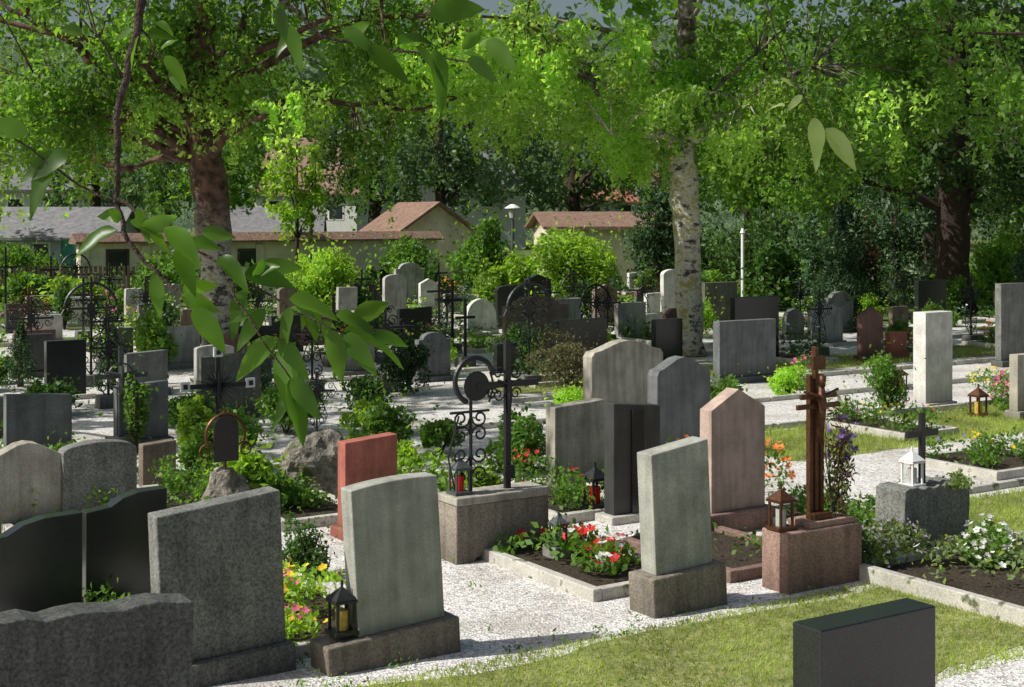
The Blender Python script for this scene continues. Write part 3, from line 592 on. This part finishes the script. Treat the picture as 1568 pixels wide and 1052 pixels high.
b.out('green_netting_fence',GREENN,loc=(-19.6,66,0))
house('brown_roof_house',-14.0,108,8,9,4.8,4,WHITEW,TILE,math.radians(-14),wins=[(-2.4,3.4,1,1.3),(0,3.4,1,1.3),(2.4,3.4,1,1.3)])
house('grey_roof_house',-16,92,7,6,1.9,1.5,WHITEW,GREYR,.1,wins=[(0,1,1.2,1)])
house('white_house',-36,105,12,9,5,3.5,WHITEW,GREYR,.2,wins=[(-3,3.5,1,1.3),(0,3.5,1,1.3),(3,3.5,1,1.3)])
house('red_roof_house',9.5,140,9,8,4.5,3,WHITEW,TILE2,.1,wins=[(-2,3.4,1,1.2),(1,3.4,1,1.2)])
house('white_house',-4,130,9,8,6,3.5,WHITEW,GREYR,.2,wins=[(-2,4.4,1,1.2),(1,4.4,1,1.2)])
e=empty('church_tower',(11.0,205,0)); b=Buf(); b.box(0,0,4,2.6,2.6,8.0); b.out('tower',WHITEW,e); obj('spire',[(-1.5,-1.5,8),(1.5,-1.5,8),(1.5,1.5,8),(-1.5,1.5,8),(0,0,12)],[(0,1,4),(1,2,4),(2,3,4),(3,0,4)],TILE2,e)
b=Buf()
for x in np.arange(0,6,.16): b.box(x,0,.62,.1,.03,1.24+random.uniform(-.03,.03))
b.box(3,.035,.35,6,.03,.08); b.box(3,.035,.95,6,.03,.08); b.out('picket_fence',WOOD,loc=(-17.8,49,0),rot=(0,0,.12))
e=empty('street_lamp',(.03,60,0)); b=Buf(); b.tube([(0,0,0),(0,0,2.85)],[.08,.06],10); b.out('pole',GREYM,e)
b=Buf(); b.tube([(0,0,2.85),(0,0,2.9),(0,0,3.3)],[.08,.13,.2],12); b.out('lamp_glass',GLASS,e); b=Buf(); b.tube([(0,0,3.3),(0,0,3.33),(0,0,3.48)],[.34,.33,.08],14); b.out('lamp_cap',WHITEP,e)
b=Buf(); b.tube([(0,0,0),(0,0,2.45)],.055,8); b.tube([(0,0,2.45),(0,0,2.6)],[.09,.03],8); b.out('white_post',WHITEP,loc=(7.3,45,0))

# ---------------- trees ----------------
def birch_bark(name,zmix,up=(.14,.07,.045),white=(.5,.47,.40),p0=.42,p1=.53):
    m,n,no,li=nt(name); out=N(no,'ShaderNodeOutputMaterial'); b=N(no,'ShaderNodeBsdfPrincipled'); li.new(b.outputs[0],out.inputs[0]); b.inputs['Roughness'].default_value=.9
    g=N(no,'ShaderNodeNewGeometry'); mp=N(no,'ShaderNodeMapping'); mp.inputs['Scale'].default_value=(2.2,2.2,4); li.new(g.outputs['Position'],mp.inputs['Vector'])
    n1=N(no,'ShaderNodeTexNoise'); n1.inputs['Scale'].default_value=1.5; n1.inputs['Detail'].default_value=7; n1.inputs['Roughness'].default_value=.75; li.new(mp.outputs[0],n1.inputs['Vector'])
    r=N(no,'ShaderNodeValToRGB'); li.new(n1.outputs['Fac'],r.inputs[0]); el=r.color_ramp.elements; el[0].position=p0; el[0].color=(.05,.043,.035,1); el[1].position=p1; el[1].color=c4(white); q=el.new(p1+.09); q.color=(.34,.31,.12,1)
    n2=N(no,'ShaderNodeTexNoise'); n2.inputs['Scale'].default_value=6; n2.inputs['Detail'].default_value=6; li.new(g.outputs['Position'],n2.inputs['Vector'])
    r2=N(no,'ShaderNodeValToRGB'); li.new(n2.outputs['Fac'],r2.inputs[0]); r2.color_ramp.elements[0].position=.35; r2.color_ramp.elements[1].position=.7
    r2.color_ramp.elements[0].color=c4(up,.25); r2.color_ramp.elements[1].color=c4(up,1.6)
    sx=N(no,'ShaderNodeSeparateXYZ'); li.new(g.outputs['Position'],sx.inputs[0]); ad=N(no,'ShaderNodeMath',operation='MULTIPLY_ADD'); li.new(n1.outputs['Fac'],ad.inputs[0]); ad.inputs[1].default_value=3.; li.new(sx.outputs['Z'],ad.inputs[2])
    mr=N(no,'ShaderNodeMapRange'); li.new(ad.outputs[0],mr.inputs[0]); mr.inputs[1].default_value=zmix+1.; mr.inputs[2].default_value=zmix+2.2
    mx=N(no,'ShaderNodeMix',data_type='RGBA'); li.new(mr.outputs[0],mx.inputs[0]); li.new(r.outputs[0],mx.inputs[6]); li.new(r2.outputs[0],mx.inputs[7]); li.new(mx.outputs[2],b.inputs['Base Color'])
    bp=N(no,'ShaderNodeBump'); bp.inputs['Strength'].default_value=1; bp.inputs['Distance'].default_value=.07; li.new(n2.outputs['Fac'],bp.inputs['Height']); li.new(bp.outputs[0],b.inputs['Normal'])
    return m
def lerp(a,b,t): return a+(b-a)*t
def tree(name,X,Y,trunk,tr,blobs,bark,limbs=10,extra=(),lowz=3.5,twigs=True):
    """blobs: (cx,cy,cz,rx,ry,rz,nclump,leaves/clump,leafsize,clumpR,strandlen,leafkey)"""
    e=empty(name,(X,Y,0)); b=Buf(); tp=[Vector(p) for p in trunk]
    pts=[];rr=[]
    for i in range(len(tp)-1):
        for j in range(6):
            u=j/6; p=tp[i].lerp(tp[i+1],u); p+=Vector((random.uniform(-.025,.025),random.uniform(-.02,.02),0)); pts.append(p); rr.append(lerp(tr[i],tr[i+1],u)*random.uniform(.93,1.08))
    pts.append(tp[-1]); rr.append(tr[-1]); rr[0]*=1.4; rr[1]*=1.12
    b.tube(pts,rr,14)
    limbpts=[]
    def limb(p0,p1,r0,r1=.015,sag=.3):
        m=[];n=7; p0=Vector(p0);p1=Vector(p1)
        for i in range(n+1):
            u=i/n; p=p0.lerp(p1,u); p.z+=sag*math.sin(u*math.pi)*(p1-p0).length*.3; p+=Vector((random.uniform(-1,1),random.uniform(-1,1),random.uniform(-1,1)))*.03*(p1-p0).length*(0<i<n); m.append(p); limbpts.append(p)
        b.tube(m,[lerp(r0,r1,(i/n)**.8) for i in range(n+1)],8)
    for p0,p1,r0 in extra: limb(p0,p1,r0,.03,.15)
    allc=[]; parts={}
    for cx,cy,cz,rx,ry,rz,nc,nl,ls,cr,sl,lk in blobs:
        C=ball(nc,(cx,cy,cz),(rx,ry,rz),.45)
        for c in C:
            allc.append((c,cr))
            n1=int(nl*.45); s=random.uniform(.45,1.35)
            P=ball(n1,c,(cr*s,cr*s,cr*.55*s),.4)
            parts.setdefault((lk,ls),[]).append(P)
            ns=max(3,int(6*s)); per=(nl-n1)//ns
            for q in range(ns):
                a=rng.uniform(0,6.283); q0=c+np.array([math.cos(a),math.sin(a),0])*cr*rng.uniform(.2,1.1)*s
                z=rng.uniform(0,1,per)*sl*rng.uniform(.4,1.4); P=q0+rng.normal(size=(per,3))*cr*.12; P[:,2]-=z
                parts[(lk,ls)].append(P)
    for i in range(limbs):
        c,_=random.choice(allc); k=min(range(len(pts)),key=lambda j:abs(pts[j].z-max(lowz,c[2]-1.5)))
        limb(pts[k],c,max(.04,rr[k]*.4),.02)
    if twigs and limbpts:
        LP=np.array([tuple(p) for p in limbpts])
        for c,_ in allc:
            d=((LP-c)**2).sum(1); q=LP[d.argmin()]; mid=(q+c)/2; mid[2]+=.15; b.tube([q,mid,c,c-np.array([0,0,.3])],[.022,.015,.009,.004],4,cap=False)
    b.out('trunk_and_limbs',bark,e,smooth=True)
    for (lk,ls),P in parts.items():
        P=np.concatenate(P); P=P[P[:,2]>.3]; quads('foliage_'+lk,leaves(P,ls,droop=.6),L[lk],e)
    return e
B1=birch_bark('birch_bark_old',2.6,(.13,.07,.05)); B2=birch_bark('birch_bark_white',5.2,(.18,.16,.13),(.62,.59,.50),.38,.49)
tree('birch_tree',-5.85,28.4,[(0,0,0),(-.05,0,1.5),(-.15,0,3.2),(-.38,0,5),(-.4,.1,7.5),(-.2,.2,12)],[.34,.33,.35,.33,.3,.1],
 [(-3.4,-.8,6.3,3.2,3.0,1.8,66,165,.13,.55,.9,'birch'),(-4.3,-1.5,4.9,2.6,1.6,.8,32,165,.13,.45,1.3,'birch'),(-4.5,-1.8,4.5,1.3,1,.5,12,150,.12,.4,1.3,'birchsun'),(-1.8,-1.2,4.9,1.2,.8,.5,9,150,.12,.4,.9,'birchsun'),(1.8,.3,6.5,3.6,2.6,1.4,70,165,.13,.5,.8,'birch'),
  (5.,-.8,5.9,2.2,1.6,1.0,34,165,.13,.45,.9,'birchsun'),(3.1,-.4,4.6,.5,.5,.5,8,150,.11,.3,1.5,'birch'),(1.0,-1,5.2,1.6,1,.5,12,150,.12,.4,.8,'birchsun'),(1,2,6,4,2,1.5,22,160,.14,.55,.8,'birch'),
  (0,0,10.5,5.0,5.0,3.4,76,85,.25,.9,.8,'birch')],B1,limbs=16,lowz=4,
 extra=[((-.38,0,5.3),(-2.4,-.3,5.9),.2),((-2.2,-.3,5.85),(-4.2,-.5,7.2),.12),((-.3,0,4.2),(-1.8,.3,3.95),.14),((-1.8,.3,3.95),(-4.6,.5,4.1),.08),((-.3,0,4.6),(1.,0,5.2),.12),((.9,0,5.15),(4.1,-.3,5.1),.08),((-.2,.2,4.2),(.5,.5,7.6),.18)])
tree('birch_tree',3.8,30.4,[(0,0,0),(-.03,0,2),(-.13,0,3.6),(-.2,0,4.6),(-.08,0,6.5),(.1,.2,12)],[.27,.27,.31,.26,.22,.08],
 [(-2.6,-1.,5.9,2.8,2.2,1.3,62,165,.13,.45,.9,'birchsun'),(-.6,-2.,4.9,2.0,1.2,.8,22,165,.12,.4,.7,'birchsun'),(2.2,-.3,5.9,3.2,2.6,1.9,72,165,.13,.5,.9,'birch'),(2.4,-2,5.2,2.4,1,.9,18,150,.12,.4,.7,'birchsun'),(0,2,5.6,4,1.5,1.6,26,160,.14,.5,.8,'birch'),(-4.6,-.5,6.7,2,2,1.2,26,160,.13,.45,.8,'birchsun'),
  (0,0,10.2,4.8,4.8,3.2,70,85,.25,.9,.8,'birch')],B2,limbs=16,lowz=4.4,
 extra=[((-.2,0,4.5),(-1.6,-.3,5.1),.1),((-1.5,-.3,5.1),(-3.2,-.5,6.6),.07),((-.15,0,5),(1.5,.4,6.5),.1)])
tree('lime_tree',13.5,43.6,[(0,0,0),(0,0,3),(.1,0,6),(0,0,13)],[.55,.5,.42,.1],
 [(0,-1,6.2,5.5,3.5,3.2,84,165,.2,.8,.9,'dark'),(-4,-2,4.8,2.4,2,1.5,26,160,.18,.7,.9,'birch'),(3,-2,4.8,2.6,2,1.6,26,160,.18,.7,.9,'dark'),(0,0,12,5,5,4,44,100,.35,1.2,.8,'dark')],BARK,limbs=14,lowz=3)
tree('unseen_shade_tree',15,27.5,[(0,0,0),(0,0,3),(-.1,0,6),(0,0,12)],[.3,.28,.22,.08],
 [(-4,1.5,6.2,4.2,3,1.7,66,165,.15,.6,.8,'birch'),(0,0,10,5,5,3,36,90,.3,1.,.8,'birch')],BARK,limbs=10,lowz=4)
tree('unseen_shade_tree',-12.2,18.5,[(0,0,0),(0,0,3),(-.1,0,6),(0,0,12)],[.3,.28,.22,.08],[(1.2,0,9,4.4,4.2,2.8,54,80,.27,.75,.7,'birch')],BARK,limbs=9,lowz=5,twigs=False)  # unseen tree left of view, added to dapple the middle paths with shade
tree('unseen_shade_tree',-7.5,15.0,[(0,0,0),(0,0,3),(-.1,0,6),(0,0,10)],[.2,.18,.14,.06],[(.2,0,8.2,2.2,2.4,1.6,14,70,.2,.6,.6,'birch')],BARK,limbs=6,lowz=5,twigs=False)  # smaller unseen tree, also added to throw broken shade from the left
mid=[(-15,71,.3,'mid'),(-27,64,.35,'birch'),(-4,78,.35,'blue'),(3.5,82,.4,'blue'),(11,62,.3,'birch'),(17,58,.35,'dark'),(23,52,.35,'mid'),(-20,82,.35,'blue'),(28,66,.4,'dark'),(-9,92,.4,'dark'),(14,84,.4,'mid'),(-27,92,.4,'blue')]
for X,Y,r,lk in mid:
    tree('unseen_shade_tree' if lk in('mid','birch','blue') else 'beech_tree',X,Y,[(0,0,0),(.1,0,3),(0,.1,6),(.1,0,12)],[r,r*.9,r*.7,.08],
      [(0,0,8.0,4.6,4.,4.,62,85,.34,1.1,.9,lk),(0,-1,4.6,3.4,2,1.2,14,85,.3,.8,.9,lk)],BARK,limbs=9,lowz=3,twigs=False)
tree('young_birch_tree',-8.8,58,[(0,0,0),(.05,0,3),(0,0,6.5)],[.1,.07,.02],[(0,0,4.2,1.2,1.2,2,26,110,.22,.45,.9,'bright')],BARK,limbs=8,lowz=2)
tree('weeping_tree',5.1,50,[(0,0,0),(.05,0,2),(0,0,4.2)],[.14,.1,.03],[(0,0,2.6,.85,.85,1.6,40,170,.14,.4,1.2,'conif')],BARK,limbs=6,lowz=2)
for X,Y,rx,h,lk,n in [(9,52,2.4,3.2,'dark',4000),(13,55,2.4,3.6,'mid',4000),(7,56,2.2,3.0,'box',3500),(18,47,2.2,3.0,'mid',3500),(-1.3,58,1.6,2.4,'mid',3500),(2.5,59,1.2,1.8,'mid',2600),(-12,50,1.6,1.7,'mid',3500),(-6.8,52,1.4,1.7,'bright',3000),(11.5,49,1.3,2.6,'purp',2500),(16,38,1.6,2.2,'mid',3000),(-16,47,1,1.2,'mid',2000),(-1.0,57,1.,3.2,'mid',2200),
  (21,48,3,4.,'dark',4000),(14.8,36.5,1.5,1.4,'box',2200),(-21,60,2.2,2.0,'mid',3000),(-13.5,44,1.2,1.1,'bright',2000),(-17,41,1.4,1.2,'mid',2200),(-8.5,44,1.2,1.3,'mid',2200),(-.5,43,.9,1.4,'bright',1800),(6,44,1.1,1.4,'mid',2000),(15.2,45,1.6,2.4,'birch',2600),(8.2,45,1.2,2.2,'box',2400)]:
    shrub('large_shrub',X,Y,rx,h,lk,n,.2,18)
P=[]
for i in range(230):
    x=random.uniform(-95,95); y=random.uniform(112,150); h=random.uniform(9,26); rx=random.uniform(2.5,5)
    P.append(ball(200,(x,y,h*random.uniform(.4,1)),(rx,rx,rx*1.1),.7))
P=np.concatenate(P); P=P[P[:,2]>0]; quads('distant_trees',leaves(P,1.0),L['blue'])
HILLM=surf('wooded_hill',(.05,.09,.045),(.10,.15,.07),rough=1,scale=.35,var=.35,bump=1,dist=.8)
hv=[];hf=[];n=60
for j in range(8):
    for i in range(n+1):
        x=-320+640*i/n; y=170+j*28; z=(j/7)**.7*50+noise.noise(Vector((x*.02,y*.02,0)))*8*(j>0)-2+(0 if j else -1); hv.append((x,y,z))
for j in range(7):
    for i in range(n): q=j*(n+1)+i; hf.append((q,q+1,q+n+2,q+n+1))
obj('wooded_hill',hv,hf,HILLM,smooth=True)

# ---------------- near hazel tree with overhanging twigs ----------------
e=empty('hazel_tree',(-3.1,2.3,0)); off=Vector((-3.1,2.3,0)); b=Buf()
b.tube([(0,0,0),(.05,0,1.6),(.02,.05,3.2),(.1,0,5)],[.14,.12,.09,.03],10)
def br(p,r0,r1):
    p=[Vector(q)-off for q in p]; q=[]
    for i in range(len(p)-1):
        for j in range(4): q.append(p[i].lerp(p[i+1],j/4)+Vector((random.uniform(-1,1),0,random.uniform(-1,1)))*.003)
    q.append(p[-1]); b.tube(q,[lerp(r0,r1,(i/(len(q)-1))**.7) for i in range(len(q))],7)
br([(-3.08,2.3,3.1),(-2.1,2.4,3.75),(-1.2,2.5,3.85),(-.62,2.5,3.5),(-.645,2.5,3.4),(-.665,2.5,3.31),(-.693,2.5,3.172),(-.696,2.5,3.023),(-.67,2.48,2.954),(-.602,2.47,2.885),(-.544,2.45,2.845)],.016,.002)
br([(-.696,2.5,3.03),(-.62,2.48,2.985),(-.51,2.45,2.92),(-.372,2.42,2.839),(-.28,2.4,2.80)],.0038,.0016)
br([(-.51,2.45,2.92),(-.47,2.42,2.86),(-.42,2.4,2.79),(-.37,2.4,2.72)],.0026,.0013)
br([(-.696,2.5,3.02),(-.76,2.5,3.05),(-.83,2.5,3.1),(-.9,2.5,3.16)],.0026,.0013)
br([(-1.2,2.5,3.85),(-.8,2.5,3.75),(-.5,2.55,3.5),(-.415,2.55,3.385),(-.34,2.55,3.32),(-.211,2.55,3.298),(-.05,2.5,3.265)],.008,.0015)
br([(-.66,2.5,3.34),(-.62,2.5,3.28),(-.59,2.5,3.24)],.0025,.0012)
br([(-.68,2.5,3.24),(-.73,2.5,3.32),(-.76,2.5,3.42)],.0025,.0012)
br([(-.5,2.55,3.5),(.2,2.6,3.62),(.45,2.6,3.42),(.52,2.6,3.24),(.56,2.6,3.15)],.004,.001)
b.out('trunk_and_branches',BARK,e,smooth=True)
lv=[];lf=[]
def nleaf(x,z,ln,ang,y=2.45,wd=.46):
    d=Vector((math.cos(ang),random.uniform(-.6,.6),math.sin(ang))).normalized()
    nr=Vector((random.uniform(-1.1,1.1),-1,random.uniform(-.3,1.6))); s=d.cross(nr).normalized(); nn=s.cross(d).normalized()
    b0=len(lv); K=11; ph=random.uniform(0,6); cup=random.uniform(.1,.55); dr=random.uniform(.1,.4)
    for i in range(K):
        u=i/(K-1); wv=ln*wd*.5*(math.sin(math.pi*u**.8)**.8 if 0<u<1 else .0)*(1-.25*u)*(1+.05*(i%2))
        c=Vector((x,y,z))+d*ln*u+Vector((0,0,-1))*ln*dr*u*u
        wob=math.sin(u*11+ph)*ln*.02
        lv.append(c-s*wv+nn*(wv*cup+wob)-off); lv.append(c-off); lv.append(c+s*wv+nn*(wv*cup-wob)-off)
    for i in range(K-1):
        q=b0+i*3; lf.extend([(q,q+1,q+4,q+3),(q+1,q+2,q+5,q+4)])
R=math.radians
LL=[(-.66,3.0,.1,-5),(-.59,2.99,.11,-20),(-.68,2.99,.08,170),(-.70,2.98,.09,200),(-.78,3.1,.13,215),(-.80,3.09,.11,240),(-.84,3.15,.12,160),(-.9,3.15,.1,10),
 (-.53,2.97,.1,-10),(-.51,2.93,.12,-35),(-.46,2.89,.12,-15),(-.44,2.9,.1,20),(-.47,2.87,.11,-110),(-.38,2.87,.1,5),(-.36,2.85,.09,-60),(-.31,2.82,.12,-30),(-.29,2.81,.14,-15),(-.28,2.80,.11,-55),(-.33,2.83,.12,-85),
 (-.41,2.79,.11,-130),(-.40,2.78,.12,-95),(-.38,2.73,.12,-60),(-.37,2.73,.12,-120),(-.43,2.83,.1,-150),(-.37,2.85,.1,-100),(-.24,2.79,.1,-5),(-.57,2.87,.1,-10),(-.55,2.85,.1,-50),(-.56,2.86,.09,30),(-.61,2.9,.09,-80),(-.63,2.97,.09,30),(-.57,2.95,.09,-60),
 (-.38,3.34,.1,-60),(-.4,3.36,.09,-100),(-.3,3.32,.09,-20),(-.24,3.3,.1,-40),(-.2,3.3,.1,20),(-.16,3.29,.11,-60),(-.13,3.29,.11,-80),(-.08,3.29,.08,45),(-.07,3.27,.08,-40),(-.15,3.36,.12,10),(-.2,3.38,.12,160),(-.05,3.3,.09,-25),
 (-.63,3.33,.06,20),(-.61,3.28,.07,-30),(-.6,3.25,.07,-60),(-.64,3.3,.06,-120),(-.75,3.38,.06,60),(-.72,3.31,.06,140),(-.75,3.4,.07,160)]
for x,z,ln,ang in LL:
    for k in range(1 if random.random()<.45 else 2):
        nleaf(x+random.uniform(-.012,.012),z+random.uniform(-.012,.012),ln*random.uniform(.62,.92)*(1-.15*k),R(ang+random.uniform(-18,18)+k*random.choice([-55,55])),y=2.45+random.uniform(-.07,.07))
obj('leaves',lv,lf,L['near'],e,smooth=True)
lv=[];lf=[]
for x,z,ln,ang in [(.49,3.25,.035,-20),(.53,3.22,.035,-140),(.5,3.2,.03,170),(.555,3.18,.08,-95),(.575,3.16,.085,-50)]: nleaf(x,z,ln,R(ang),y=2.6)
obj('pale_leaves',lv,lf,L['pale'],e,smooth=True)
print('done')
